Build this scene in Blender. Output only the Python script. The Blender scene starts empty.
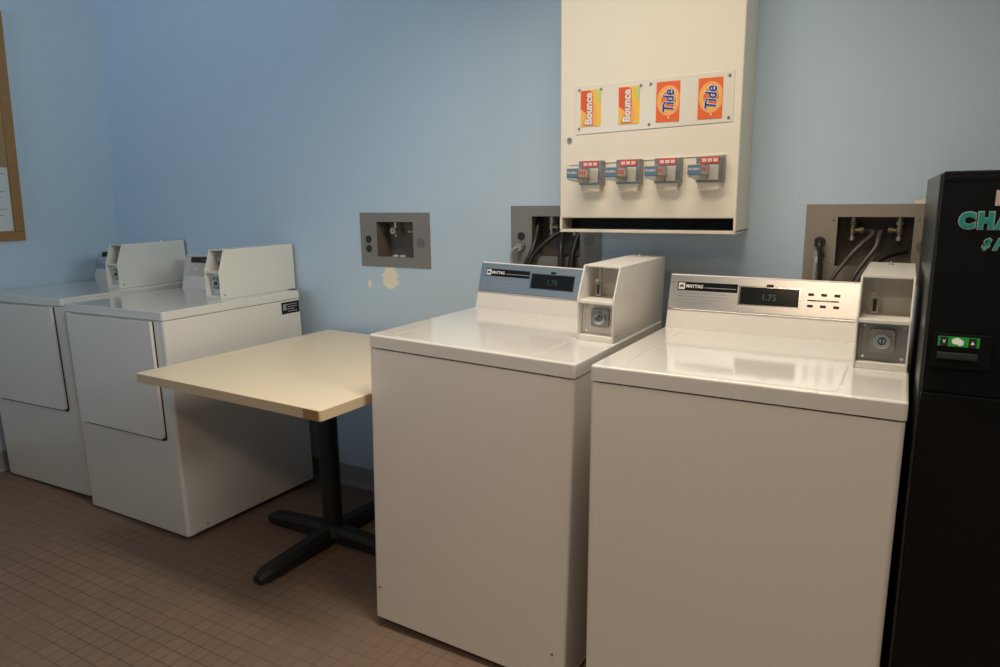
import bpy, bmesh, math, random
from mathutils import Vector, Matrix
R = math.radians
random.seed(7)
sc = bpy.context.scene
C = sc.collection

# ------------------------------------------------------------------ materials
def mat(name, col, rough=.5, metal=0., coat=0., var=0., scale=8., bump=0., bscale=60., emit=None, es=0., aniso=None, spec=None):
    m = bpy.data.materials.new(name); m.use_nodes = True
    nt = m.node_tree; b = nt.nodes['Principled BSDF']
    b.inputs['Base Color'].default_value = (*col, 1)
    b.inputs['Roughness'].default_value = rough
    b.inputs['Metallic'].default_value = metal
    if coat: b.inputs['Coat Weight'].default_value = coat; b.inputs['Coat Roughness'].default_value = .12
    if spec is not None: b.inputs['Specular IOR Level'].default_value = spec
    tc = nt.nodes.new('ShaderNodeTexCoord')
    mp = nt.nodes.new('ShaderNodeMapping'); nt.links.new(tc.outputs['Object'], mp.inputs['Vector'])
    if aniso: mp.inputs['Scale'].default_value = aniso
    if var or True:
        n = nt.nodes.new('ShaderNodeTexNoise'); n.inputs['Scale'].default_value = scale; n.inputs['Detail'].default_value = 4
        nt.links.new(mp.outputs['Vector'], n.inputs['Vector'])
        r = nt.nodes.new('ShaderNodeMapRange')
        v = var or .015
        r.inputs['To Min'].default_value = 1 - v; r.inputs['To Max'].default_value = 1 + v
        nt.links.new(n.outputs['Fac'], r.inputs['Value'])
        mx = nt.nodes.new('ShaderNodeVectorMath'); mx.operation = 'SCALE'
        mx.inputs[0].default_value = col
        nt.links.new(r.outputs['Result'], mx.inputs['Scale'])
        nt.links.new(mx.outputs['Vector'], b.inputs['Base Color'])
    if bump:
        n2 = nt.nodes.new('ShaderNodeTexNoise'); n2.inputs['Scale'].default_value = bscale; n2.inputs['Detail'].default_value = 3
        nt.links.new(mp.outputs['Vector'], n2.inputs['Vector'])
        bp = nt.nodes.new('ShaderNodeBump'); bp.inputs['Strength'].default_value = bump; bp.inputs['Distance'].default_value = .003
        nt.links.new(n2.outputs['Fac'], bp.inputs['Height']); nt.links.new(bp.outputs['Normal'], b.inputs['Normal'])
    if emit: b.inputs['Emission Color'].default_value = (*emit, 1); b.inputs['Emission Strength'].default_value = es
    return m

M = {}
M['enamel'] = mat('white_enamel', (.77, .735, .69), .26, coat=.35, var=.012, scale=3)
M['enamel_deck'] = mat('glossy_white_enamel', (.735, .715, .68), .07, coat=.5, var=.012, scale=3)
M['coin'] = mat('coin_box_paint', (.76, .735, .685), .3, var=.015, scale=6)
M['cream'] = mat('cream_metal_paint', (.80, .725, .605), .42, var=.012, scale=3)
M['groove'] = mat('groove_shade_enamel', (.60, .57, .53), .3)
M['seam'] = mat('gap_shade_and_gasket_black', (.03, .03, .03), .8)  # near-black painted in for shade in gaps and slots; also the door gasket
M['steel'] = mat('brushed_aluminium', (.70, .71, .72), .3, metal=1., var=.06, scale=30, aniso=(.3, 12, 12))
M['steel_dark'] = mat('dull_metal', (.30, .30, .30), .42, metal=.9, var=.08, scale=40)
M['lock_metal'] = mat('worn_lock_metal', (.33, .32, .30), .4, metal=.85, var=.1, scale=60)
M['chrome'] = mat('chrome', (.78, .77, .75), .16, metal=1.)
M['glass_black'] = mat('black_display_glass', (.010, .012, .014), .15, spec=.3)
M['black'] = mat('black_plastic', (.018, .018, .018), .4)
M['black_cab'] = mat('black_powder_coat', (.007, .007, .0075), .45, bump=.15, bscale=300, spec=.18)
M['black_side'] = mat('black_cabinet_side', (.035, .04, .042), .33, spec=.5)
M['black_metal'] = mat('black_cast_iron', (.012, .012, .012), .55, bump=.2, bscale=120)
M['digit'] = mat('lcd_digits', (.03, .07, .06), .4, emit=(.12, .42, .34), es=.02)
M['white_ink'] = mat('white_ink', (.75, .75, .75), .5)
M['grey_ink'] = mat('grey_ink', (.30, .30, .31), .5)
M['plate_grey'] = mat('grey_box_plate', (.25, .23, .205), .5, metal=.25, var=.07, scale=14)
M['plate_warm_lit'] = mat('warm_lit_box_plate', (.31, .27, .225), .5, metal=.2, var=.06, scale=14)  # same plate as the grey one; warm light tint put into the colour
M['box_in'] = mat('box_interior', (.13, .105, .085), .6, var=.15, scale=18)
M['disc'] = mat('knockout_disc', (.17, .165, .16), .5, metal=.3)
M['brass'] = mat('aged_brass', (.50, .40, .22), .35, metal=.9, var=.15, scale=50)
M['valve_white'] = mat('valve_chrome', (.62, .58, .50), .3, metal=.7)
M['rubber'] = mat('black_rubber_hose', (.022, .021, .020), .42)
M['rubber_grey'] = mat('grey_hose', (.07, .062, .056), .38)
M['cord_grey'] = mat('grey_cord', (.33, .31, .28), .5)
M['laminate'] = mat('cream_laminate', (.90, .77, .56), .36, var=.02, scale=4, coat=.12)
M['edge'] = mat('beige_edge_band', (.62, .48, .31), .5, var=.05, scale=12)
M['bare_edge'] = mat('bare_particle_board', (.34, .18, .075), .75, var=.2, scale=90)
M['oak'] = mat('oak_frame', (.33, .165, .055), .4, var=.22, scale=9, aniso=(1, 1, 8))
M['cork'] = mat('cork', (.36, .23, .12), .85, var=.35, scale=120, bump=.4, bscale=150)
M['paper'] = mat('paper', (.60, .63, .64), .7, var=.03, scale=10)
M['base'] = mat('grey_cove_base', (.30, .30, .29), .55, var=.04)
M['ceil'] = mat('ceiling_tile', (.55, .55, .53), .9, var=.05, scale=40, bump=.3, bscale=90)
M['orange'] = mat('orange_print', (.80, .14, .03), .45)
M['orange_lt'] = mat('light_orange_print', (.90, .40, .13), .45)
M['orange_dk'] = mat('deep_orange_print', (.72, .10, .02), .45)
M['blue_ink'] = mat('navy_ink', (.02, .03, .24), .45)
M['green_print'] = mat('pale_green_print', (.52, .62, .22), .45)
M['yellow'] = mat('yellow_print', (.88, .52, .06), .45)
M['red'] = mat('red_label', (.62, .07, .035), .45)
M['blue_lab'] = mat('blue_label', (.10, .18, .27), .4)
M['slide'] = mat('slide_metal', (.42, .40, .36), .36, metal=.7, var=.1, scale=60)
M['slide_lt'] = mat('slide_plate_metal', (.66, .63, .57), .34, metal=.5)
M['teal'] = mat('teal_lettering', (.02, .30, .27), .45)
M['teal_lt'] = mat('pale_teal_outline', (.30, .48, .44), .5)
M['green_lit'] = mat('lit_green_window', (.02, .25, .04), .4, emit=(.03, .55, .07), es=.13)
M['white_lit'] = mat('lit_white_window', (.6, .6, .55), .4, emit=(.9, .8, .7), es=.3)
M['pink_lab'] = mat('pale_pink_label', (.62, .5, .47), .5)
M['plastic_sheet'] = mat('pale_plastic_sheet', (.75, .685, .575), .3, coat=.2)

def plain_wall(name, patches):
    m = mat(name, (.512, .632, .75), .5, var=.02, scale=2.2, bump=.12, bscale=160)
    nt = m.node_tree; b = nt.nodes['Principled BSDF']
    src = b.inputs['Base Color'].links[0].from_socket
    tc = nt.nodes.new('ShaderNodeTexCoord'); 
    nz = nt.nodes.new('ShaderNodeTexNoise'); nz.inputs['Scale'].default_value = 45; nz.inputs['Detail'].default_value = 2
    nt.links.new(tc.outputs['Object'], nz.inputs['Vector'])
    for (x, z, rx, rz) in patches:
        mp = nt.nodes.new('ShaderNodeMapping'); mp.vector_type = 'POINT'
        mp.inputs['Location'].default_value = (-x / rx, 0, -z / rz); mp.inputs['Scale'].default_value = (1 / rx, 0, 1 / rz)
        nt.links.new(tc.outputs['Object'], mp.inputs['Vector'])
        ln = nt.nodes.new('ShaderNodeVectorMath'); ln.operation = 'LENGTH'; nt.links.new(mp.outputs['Vector'], ln.inputs[0])
        ad = nt.nodes.new('ShaderNodeMath'); ad.operation = 'MULTIPLY_ADD'
        nt.links.new(nz.outputs['Fac'], ad.inputs[0]); ad.inputs[1].default_value = 1.1; nt.links.new(ln.outputs['Value'], ad.inputs[2])
        ls = nt.nodes.new('ShaderNodeMath'); ls.operation = 'LESS_THAN'; nt.links.new(ad.outputs[0], ls.inputs[0]); ls.inputs[1].default_value = 1.5
        mx = nt.nodes.new('ShaderNodeMix'); mx.data_type = 'RGBA'
        nt.links.new(ls.outputs[0], mx.inputs['Factor']); nt.links.new(src, mx.inputs['A']); mx.inputs['B'].default_value = (.88, .80, .62, 1)
        src = mx.outputs['Result']
    nt.links.new(src, b.inputs['Base Color'])
    return m
M['wall'] = plain_wall('blue_wall_paint', [(.524, .989, .044, .052), (.413, .962, .012, .017), (2.475, 1.296, .05, .012)])
M['wall_plain'] = plain_wall('blue_wall_paint_side', [])

def floor_mat():
    m = bpy.data.materials.new('brown_mosaic_tile'); m.use_nodes = True
    nt = m.node_tree; b = nt.nodes['Principled BSDF']; L = nt.links
    tc = nt.nodes.new('ShaderNodeTexCoord')
    mp = nt.nodes.new('ShaderNodeMapping'); mp.inputs['Location'].default_value = (.0130, .0140, 0)
    L.new(tc.outputs['Object'], mp.inputs['Vector'])
    br = nt.nodes.new('ShaderNodeTexBrick'); br.offset = 0.; br.squash = 1.
    br.inputs['Scale'].default_value = 1.; br.inputs['Brick Width'].default_value = .0517; br.inputs['Row Height'].default_value = .0517
    br.inputs['Mortar Size'].default_value = .0017; br.inputs['Mortar Smooth'].default_value = .4; br.inputs['Bias'].default_value = 0
    br.inputs['Color1'].default_value = (.235, .158, .115, 1); br.inputs['Color2'].default_value = (.20, .14, .105, 1); br.inputs['Mortar'].default_value = (.07, .042, .03, 1)
    L.new(mp.outputs['Vector'], br.inputs['Vector'])
    nz = nt.nodes.new('ShaderNodeTexNoise'); nz.inputs['Scale'].default_value = 3.; nz.inputs['Detail'].default_value = 5
    L.new(tc.outputs['Object'], nz.inputs['Vector'])
    mr = nt.nodes.new('ShaderNodeMapRange'); mr.inputs['To Min'].default_value = .82; mr.inputs['To Max'].default_value = 1.18
    L.new(nz.outputs['Fac'], mr.inputs['Value'])
    vm = nt.nodes.new('ShaderNodeVectorMath'); vm.operation = 'SCALE'
    L.new(br.outputs['Color'], vm.inputs[0]); L.new(mr.outputs['Result'], vm.inputs['Scale'])
    # worn, partly filled joints
    nz2 = nt.nodes.new('ShaderNodeTexNoise'); nz2.inputs['Scale'].default_value = 1.25; nz2.inputs['Detail'].default_value = 6
    L.new(tc.outputs['Object'], nz2.inputs['Vector'])
    mr2 = nt.nodes.new('ShaderNodeMapRange'); mr2.inputs['From Min'].default_value = .36; mr2.inputs['From Max'].default_value = .60
    mr2.inputs['To Min'].default_value = 0.; mr2.inputs['To Max'].default_value = .65
    L.new(nz2.outputs['Fac'], mr2.inputs['Value'])
    mx = nt.nodes.new('ShaderNodeMix'); mx.data_type = 'RGBA'
    L.new(mr2.outputs['Result'], mx.inputs['Factor']); L.new(vm.outputs['Vector'], mx.inputs['A']); mx.inputs['B'].default_value = (.20, .143, .108, 1)
    L.new(mx.outputs['Result'], b.inputs['Base Color'])
    b.inputs['Roughness'].default_value = .55
    bp = nt.nodes.new('ShaderNodeBump'); bp.inputs['Strength'].default_value = .35; bp.inputs['Distance'].default_value = .002; bp.invert = True
    L.new(br.outputs['Fac'], bp.inputs['Height']); L.new(bp.outputs['Normal'], b.inputs['Normal'])
    return m
M['floor'] = floor_mat()

# ------------------------------------------------------------------ geometry helpers
OFF = [Vector((0, 0, 0))]          # subtracted from every vertex (moves the origin of a thing to its base centre)

def obj(name, bm, material, parent=None, loc=None, smooth=30):
    bmesh.ops.translate(bm, verts=bm.verts, vec=-OFF[0]) if parent is not None else None
    bmesh.ops.recalc_face_normals(bm, faces=bm.faces)
    me = bpy.data.meshes.new(name); bm.to_mesh(me); bm.free()
    me.materials.append(M[material] if isinstance(material, str) else material)
    for p in me.polygons: p.use_smooth = True
    me.set_sharp_from_angle(angle=R(smooth))
    o = bpy.data.objects.new(name, me); C.objects.link(o)
    wn = o.modifiers.new('weighted_normal', 'WEIGHTED_NORMAL'); wn.keep_sharp = True; wn.weight = 100
    if parent is not None: o.parent = parent
    if loc is not None: o.location = loc
    return o

def tag(o, label, cat, group=None):
    o['label'] = label; o['category'] = cat
    if group: o['group'] = group
    return o

def struct(o):
    o['kind'] = 'structure'; return o

def empty(name, label, cat, loc=(0, 0, 0), group=None, mw=None):
    o = bpy.data.objects.new(name, None); C.objects.link(o)
    o.empty_display_size = .1
    if mw is not None: o.matrix_world = mw
    else: o.location = loc
    return tag(o, label, cat, group)

def nb(): return bmesh.new()

def box(bm, x0, x1, y0, y1, z0, z1, bev=0., seg=2):
    t = bmesh.new()
    v = [t.verts.new((x, y, z)) for z in (z0, z1) for y in (y0, y1) for x in (x0, x1)]
    for f in ((0, 1, 3, 2), (4, 6, 7, 5), (0, 4, 5, 1), (2, 3, 7, 6), (0, 2, 6, 4), (1, 5, 7, 3)): t.faces.new([v[i] for i in f])
    bmesh.ops.recalc_face_normals(t, faces=t.faces)
    if bev: bmesh.ops.bevel(t, geom=list(t.edges), offset=bev, segments=seg, affect='EDGES', profile=.5, clamp_overlap=True)
    merge(bm, t); return bm

def merge(bm, t):
    me = bpy.data.meshes.new('tmp'); t.to_mesh(me); t.free(); bm.from_mesh(me); bpy.data.meshes.remove(me)

def prism(bm, pts, a0, a1, axis='z', bev=0., seg=2, sel=None):
    """extrude polygon pts along axis from a0 to a1; axis x: pts=(y,z); y: pts=(x,z); z: pts=(x,y)"""
    t = bmesh.new()
    def P(u, w, a): return {'x': (a, u, w), 'y': (u, a, w), 'z': (u, w, a)}[axis]
    lo = [t.verts.new(P(u, w, a0)) for u, w in pts]; hi = [t.verts.new(P(u, w, a1)) for u, w in pts]
    t.faces.new(lo); t.faces.new(hi[::-1]); n = len(pts)
    for i in range(n): t.faces.new((lo[i], hi[i], hi[(i + 1) % n], lo[(i + 1) % n]))
    bmesh.ops.recalc_face_normals(t, faces=t.faces)
    if bev:
        hs = set(hi) if sel == 'hi' else None
        e = [e for e in t.edges if hs is None or (e.verts[0] in hs and e.verts[1] in hs)]
        bmesh.ops.bevel(t, geom=e, offset=bev, segments=seg, affect='EDGES', profile=.5, clamp_overlap=True)
    merge(bm, t); return bm

def rrect(x0, x1, y0, y1, rf, rb=0., n=6):
    """outline with front corners (y0) of radius rf and rear corners of radius rb"""
    p = []
    def arc(cx, cy, r, a0):
        if r <= 0: p.append((cx, cy)); return
        for i in range(n + 1):
            a = R(a0 + 90 * i / n); p.append((cx + r * math.cos(a), cy + r * math.sin(a)))
    arc(x0 + rf, y0 + rf, rf, 180); arc(x1 - rf, y0 + rf, rf, 270)
    arc(x1 - rb, y1 - rb, rb, 0); arc(x0 + rb, y1 - rb, rb, 90)
    return p

def cyl(bm, p0, p1, r, r2=None, seg=20, bev=0.):
    p0, p1 = Vector(p0), Vector(p1); d = p1 - p0
    t = bmesh.new()
    bmesh.ops.create_cone(t, cap_ends=True, segments=seg, radius1=r, radius2=r if r2 is None else r2, depth=d.length)
    if bev: bmesh.ops.bevel(t, geom=[e for e in t.edges if abs(e.verts[0].co.z - e.verts[1].co.z) < 1e-6], offset=bev, segments=2, affect='EDGES', clamp_overlap=True)
    q = d.to_track_quat('Z', 'Y').to_matrix().to_4x4()
    bmesh.ops.transform(t, matrix=Matrix.Translation((p0 + p1) / 2) @ q, verts=t.verts)
    merge(bm, t); return bm

def ring(bm, c, ax, ro, ri, h, seg=24):
    """annulus centred at c whose axis is ax ('y' or 'x'), thickness h towards -axis"""
    t = bmesh.new(); vs = []
    for k in range(seg):
        a = 2 * math.pi * k / seg; cs, sn = math.cos(a), math.sin(a)
        vs.append([t.verts.new((c[0] + r * cs, c[1] + y, c[2] + r * sn)) for r, y in ((ro, 0), (ro, -h), (ri, -h), (ri, 0))])
    for k in range(seg):
        A, B = vs[k], vs[(k + 1) % seg]
        for i in range(4): t.faces.new((A[i], A[(i + 1) % 4], B[(i + 1) % 4], B[i]))
    merge(bm, t); return bm

def spline(pts, n=8):
    P = [Vector(p) for p in pts]; out = []
    for i in range(len(P) - 1):
        p0 = P[max(i - 1, 0)]; p1 = P[i]; p2 = P[i + 1]; p3 = P[min(i + 2, len(P) - 1)]
        for k in range(n):
            t = k / n
            out.append(.5 * ((2 * p1) + (-p0 + p2) * t + (2 * p0 - 5 * p1 + 4 * p2 - p3) * t * t + (-p0 + 3 * p1 - 3 * p2 + p3) * t ** 3))
    out.append(P[-1]); return out

def tube(bm, pts, r, seg=12, n=8):
    path = spline(pts, n); t = bmesh.new(); rings = []
    up = Vector((0, 0, 1))
    prev = None
    for i, p in enumerate(path):
        d = (path[min(i + 1, len(path) - 1)] - path[max(i - 1, 0)]).normalized()
        if prev is None: a = d.orthogonal().normalized()
        else: a = (prev - d * prev.dot(d)).normalized()
        prev = a; b = d.cross(a)
        rr = r(i / (len(path) - 1)) if callable(r) else r
        rings.append([t.verts.new(p + a * rr * math.cos(2 * math.pi * k / seg) + b * rr * math.sin(2 * math.pi * k / seg)) for k in range(seg)])
    for A, B in zip(rings, rings[1:]):
        for k in range(seg): t.faces.new((A[k], A[(k + 1) % seg], B[(k + 1) % seg], B[k]))
    t.faces.new(rings[0][::-1]); t.faces.new(rings[-1])
    merge(bm, t); return bm

def text_bm(s, size, depth=.0006, shear=0., bold=0., spacing=1., sx=1.):
    """letters in the xz plane facing -y, centred on the origin; returned as bmesh plus width"""
    cu = bpy.data.curves.new('t', 'FONT'); cu.body = s; cu.size = size; cu.extrude = depth / 2; cu.shear = shear; cu.offset = bold
    cu.align_x = 'CENTER'; cu.align_y = 'CENTER'; cu.space_character = spacing; cu.resolution_u = 4
    o = bpy.data.objects.new('t', cu); C.objects.link(o)
    dg = bpy.context.evaluated_depsgraph_get(); me = bpy.data.meshes.new_from_object(o.evaluated_get(dg))
    bm = bmesh.new(); bm.from_mesh(me)
    bpy.data.objects.remove(o); bpy.data.curves.remove(cu); bpy.data.meshes.remove(me)
    bmesh.ops.scale(bm, vec=(sx, 1, 1), verts=bm.verts)
    bmesh.ops.rotate(bm, cent=(0, 0, 0), matrix=Matrix.Rotation(R(90), 3, 'X'), verts=bm.verts)
    return bm

def fit_text(s, w, h, **k):
    """letters scaled to exactly w by h"""
    bm = text_bm(s, .1, **k)
    xs = [v.co.x for v in bm.verts]; zs = [v.co.z for v in bm.verts]
    bmesh.ops.translate(bm, vec=(-(max(xs) + min(xs)) / 2, 0, -(max(zs) + min(zs)) / 2), verts=bm.verts)
    bmesh.ops.scale(bm, vec=(w / (max(xs) - min(xs)), 1, h / (max(zs) - min(zs))), verts=bm.verts)
    return bm

def xf(bm, m): bmesh.ops.transform(bm, matrix=m, verts=bm.verts); return bm

# ------------------------------------------------------------------ camera (solved from the photograph)
yaw, pitch, roll = R(-29.8947), R(11.0861), R(-.7398)
fwd = Vector((math.sin(yaw) * math.cos(pitch), math.cos(yaw) * math.cos(pitch), -math.sin(pitch)))
rgt = Vector((math.cos(yaw), -math.sin(yaw), 0)); upv = rgt.cross(fwd)
r2 = math.cos(roll) * rgt + math.sin(roll) * upv; u2 = -math.sin(roll) * rgt + math.cos(roll) * upv
cam_d = bpy.data.cameras.new('camera'); cam = bpy.data.objects.new('camera', cam_d); C.objects.link(cam)
cam_d.sensor_width = 36; cam_d.lens = 698.49 / 1000 * 36; cam_d.clip_start = .05
mw = Matrix((r2, u2, -fwd)).transposed().to_4x4(); mw.translation = (2.4023, -2.3358, 1.3254)
cam.matrix_world = mw
sc.camera = cam

# ------------------------------------------------------------------ the room
XR, YF, ZC = 4.3, -4.9, 2.60
BOX = {}   # wall boxes: plate x0, z1, opening x0,x1,z0,z1
PW, PH = .3645, .2266
BOX['1'] = dict(x=.3755, z=1.2655, ox=(.464, .655), oz=(1.082, 1.2275))
BOX['2'] = dict(x=1.115, z=1.2905, ox=(1.203, 1.397), oz=(1.107, 1.2525))
BOX['3'] = dict(x=2.1412, z=1.2905, ox=(2.229, 2.427), oz=(1.107, 1.2535))

def back_wall():
    bm = nb()
    xs = sorted({-1.6, XR + .1} | {v for b in BOX.values() for v in (b['ox'][0] - .006, b['ox'][1] + .006)})
    zs = sorted({-.02, ZC + .02} | {v for b in BOX.values() for v in (b['oz'][0] - .006, b['oz'][1] + .006)})
    V = {}
    def gv(x, z, y):
        k = (x, y, z)
        if k not in V: V[k] = bm.verts.new((x, y, z))
        return V[k]
    def hole(i, j):
        cx, cz = (xs[i] + xs[i + 1]) / 2, (zs[j] + zs[j + 1]) / 2
        return any(b['ox'][0] - .007 < cx < b['ox'][1] + .007 and b['oz'][0] - .007 < cz < b['oz'][1] + .007 for b in BOX.values())
    T = .14
    for i in range(len(xs) - 1):
        for j in range(len(zs) - 1):
            h = hole(i, j)
            a, b_, c, d = (xs[i], zs[j]), (xs[i + 1], zs[j]), (xs[i + 1], zs[j + 1]), (xs[i], zs[j + 1])
            if not h:
                bm.faces.new([gv(*q, 0) for q in (a, b_, c, d)]); bm.faces.new([gv(*q, T) for q in (d, c, b_, a)])
            for (di, dj, e0, e1) in ((-1, 0, a, d), (1, 0, b_, c), (0, -1, a, b_), (0, 1, d, c)):
                ii, jj = i + di, j + dj
                out = not (0 <= ii < len(xs) - 1 and 0 <= jj < len(zs) - 1)
                if (out and not h) or (not out and h and not hole(ii, jj)):
                    bm.faces.new([gv(*e0, 0), gv(*e1, 0), gv(*e1, T), gv(*e0, T)])
    return struct(obj('wall_back', bm, 'wall', smooth=10))
back_wall()
LEAN = .06
bm = nb(); prism(bm, [(-1.45, 0), (-1.45 + LEAN * ZC, ZC), (-1.75, ZC), (-1.75, 0)], YF, 0, 'y')
struct(obj('wall_left', bm, 'wall_plain'))
struct(obj('wall_right', box(nb(), XR, XR + .1, YF, 0, 0, ZC), 'wall_plain'))
struct(obj('wall_front', box(nb(), -1.6, XR + .1, YF - .1, YF, -.02, ZC), 'wall_plain'))
struct(obj('floor', box(nb(), -1.6, XR + .1, YF, .0, -.05, 0), 'floor'))
struct(obj('ceiling', box(nb(), -1.6, XR + .1, YF, .0, ZC, ZC + .05), 'ceil'))
bm = nb(); prism(bm, [(-.0005, 0), (-.018, 0), (-.012, .008), (-.0075, .02), (-.006, .03), (-.006, .097), (-.003, .1), (-.0005, .1)], -1.42, XR, 'x')
struct(obj('baseboard_back', bm, 'base'))
bm = nb(); prism(bm, [(-1.449, 0), (-1.43, 0), (-1.436, .01), (-1.44, .03), (-1.4365, .1), (-1.4435, .1)], YF, -.02, 'y')
struct(obj('baseboard_left', bm, 'base'))

# ------------------------------------------------------------------ machine frames
def frame_matrix(x, y, yawd, tl, tf, w, d):
    Rz = Matrix.Rotation(R(yawd), 4, 'Z'); Rx = Matrix.Rotation(R(tf), 4, 'X'); Ry = Matrix.Rotation(R(tl), 4, 'Y')
    h = Matrix.Translation((.325, 0, 0)); hi = Matrix.Translation((-.325, 0, 0))
    m = Matrix.Translation((x, y, 0)) @ Rz @ Rx @ h @ Ry @ hi
    return m, m @ Matrix.Translation((w / 2, d / 2, 0))

def feet(root, m, w, d, zb, r=.018):
    for fx in (.05, w - .05):
        for fy in (.06, d - .06):
            wz = (m @ Vector((fx, fy, 0))).z
            bm = nb(); z0 = -wz + .0012
            cyl(bm, (fx, fy, z0), (fx, fy, z0 + .007), r, seg=16); cyl(bm, (fx, fy, z0 + .007), (fx, fy, zb + .006), r * .4, seg=10)
            obj('foot', bm, 'black', root)

WW, WD, WH, WB, WT = .6473, .6968, .9322, .0262, .0378
def coin_box(root, x0, x1, zb, prof, shelf_z, plate_y, up_y, pin, kind):
    """prof: side outline (y,z) from the lower front round to the lower rear"""
    T = .0045
    bm = nb()
    prism(bm, prof, x0, x0 + T, 'x', bev=.0012, seg=1)
    prism(bm, prof, x1 - T, x1, 'x', bev=.0012, seg=1)
    (yb, zbb), (yk, zk), (yt, zt), (ye, zt2), (ye2, zb2) = prof
    box(bm, x0 + T, x1 - T, yt + .001, ye, zt - T, zt - .0003)                    # top
    box(bm, x0 + T, x1 - T, ye - T, ye, zb, zt - T)                                # rear
    def yf(z):                                                                     # front edge at height z
        if z < zk: return yb + (yk - yb) * (z - zbb) / (zk - zbb)
        return yk + (yt - yk) * (z - zk) / (zt - zk)
    box(bm, x0 + T, x1 - T, yf(shelf_z) + .0015, up_y + .01, shelf_z - .004, shelf_z + .0045, bev=.001, seg=1)
    box(bm, x0 + T, x1 - T, yb + .0015, yb + .07, zb, zb + .016, bev=.001, seg=1)   # sill
    box(bm, x0 + T, x1 - T, up_y, up_y + .004, shelf_z, zt - T)                    # rear of the upper pocket
    cb = obj('coin_box', bm, 'coin', root)
    xm = (x0 + x1) / 2; W = x1 - x0
    # coin slide hanging in the upper pocket
    cy_ = up_y - .045; bm = nb(); xs = x0 + W * .30
    box(bm, xs - .0012, xs + .0012, cy_ - .006, cy_, shelf_z + .05, zt - .003)
    cyl(bm, (xs - .006, cy_ - .012, shelf_z + .052), (xs - .006, cy_, shelf_z + .052), .0055, seg=12)
    obj('coin_chute', bm, 'slide_lt', cb)
    bm = nb(); box(bm, xs - .009, xs + .007, cy_ - .014, cy_, shelf_z + .008, shelf_z + .047, bev=.002)
    obj('chute_housing', bm, 'slide', cb)
    obj('coin_slot', box(nb(), xs - .005, xs + .003, cy_ - .0155, cy_ - .0135, shelf_z + .013, shelf_z + .042), 'black', cb)
    # lock plate and lock in the lower pocket
    z0, z1 = zb + .016, shelf_z - .004
    bm = nb(); box(bm, x0 + T, x1 - T, plate_y, plate_y + .004, z0, z1)
    box(bm, x0 + T + .002, x0 + T + .009, plate_y - .004, plate_y, z0 + .004, z1 - .004, bev=.0015)
    obj('lock_plate', bm, 'steel_dark' if kind == 'bright' else 'coin', cb)
    for px, pz in ((x0 + .018, z0 + .010), (x0 + .018, z1 - .010), (x1 - .013, z0 + .010), (x1 - .013, z1 - .010)):
        obj('screw', cyl(nb(), (px, plate_y - .003, pz), (px, plate_y, pz), .0035, seg=12, bev=.0008), 'chrome', cb)
    zc = (z0 + z1) / 2 + .004; xc = xm + .006 if kind != 'bright' else xm
    h = .026
    bm = nb(); prism(bm, rrect(xc - h, xc + h, zc - h, zc + h, .008, .008), plate_y - .014, plate_y, 'y', bev=.003, seg=2)
    obj('lock_housing', bm, 'lock_metal', cb)
    bm = nb(); ring(bm, (xc, plate_y - .014, zc), 'y', .0175, .0125, .006); cyl(bm, (xc, plate_y - .016, zc), (xc, plate_y - .013, zc), .0128, seg=20)
    obj('lock_cylinder', bm, 'chrome', cb)
    bm = nb(); ring(bm, (xc, plate_y - .0162, zc), 'y', .0085, .0062, .0012); box(bm, xc - .0015, xc + .0015, plate_y - .0172, plate_y - .0158, zc - .006, zc + .006)
    obj('keyhole', bm, 'black', cb)
    if pin:
        bm = nb(); cyl(bm, (xm - .002, ye - .09, zt - .001), (xm - .002, ye - .09, zt + .010), .0045, seg=14, bev=.001)
        cyl(bm, (xm - .002, ye - .09, zt - .0005), (xm - .002, ye - .09, zt + .0015), .008, seg=16)
        obj('lock_pin', bm, 'chrome', cb)
    obj('side_screw', cyl(nb(), (x1 - .0005, yb + .02, zb + .018), (x1 + .0018, yb + .02, zb + .018), .004, seg=12, bev=.0006), 'slide', cb)
    return cb

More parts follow.
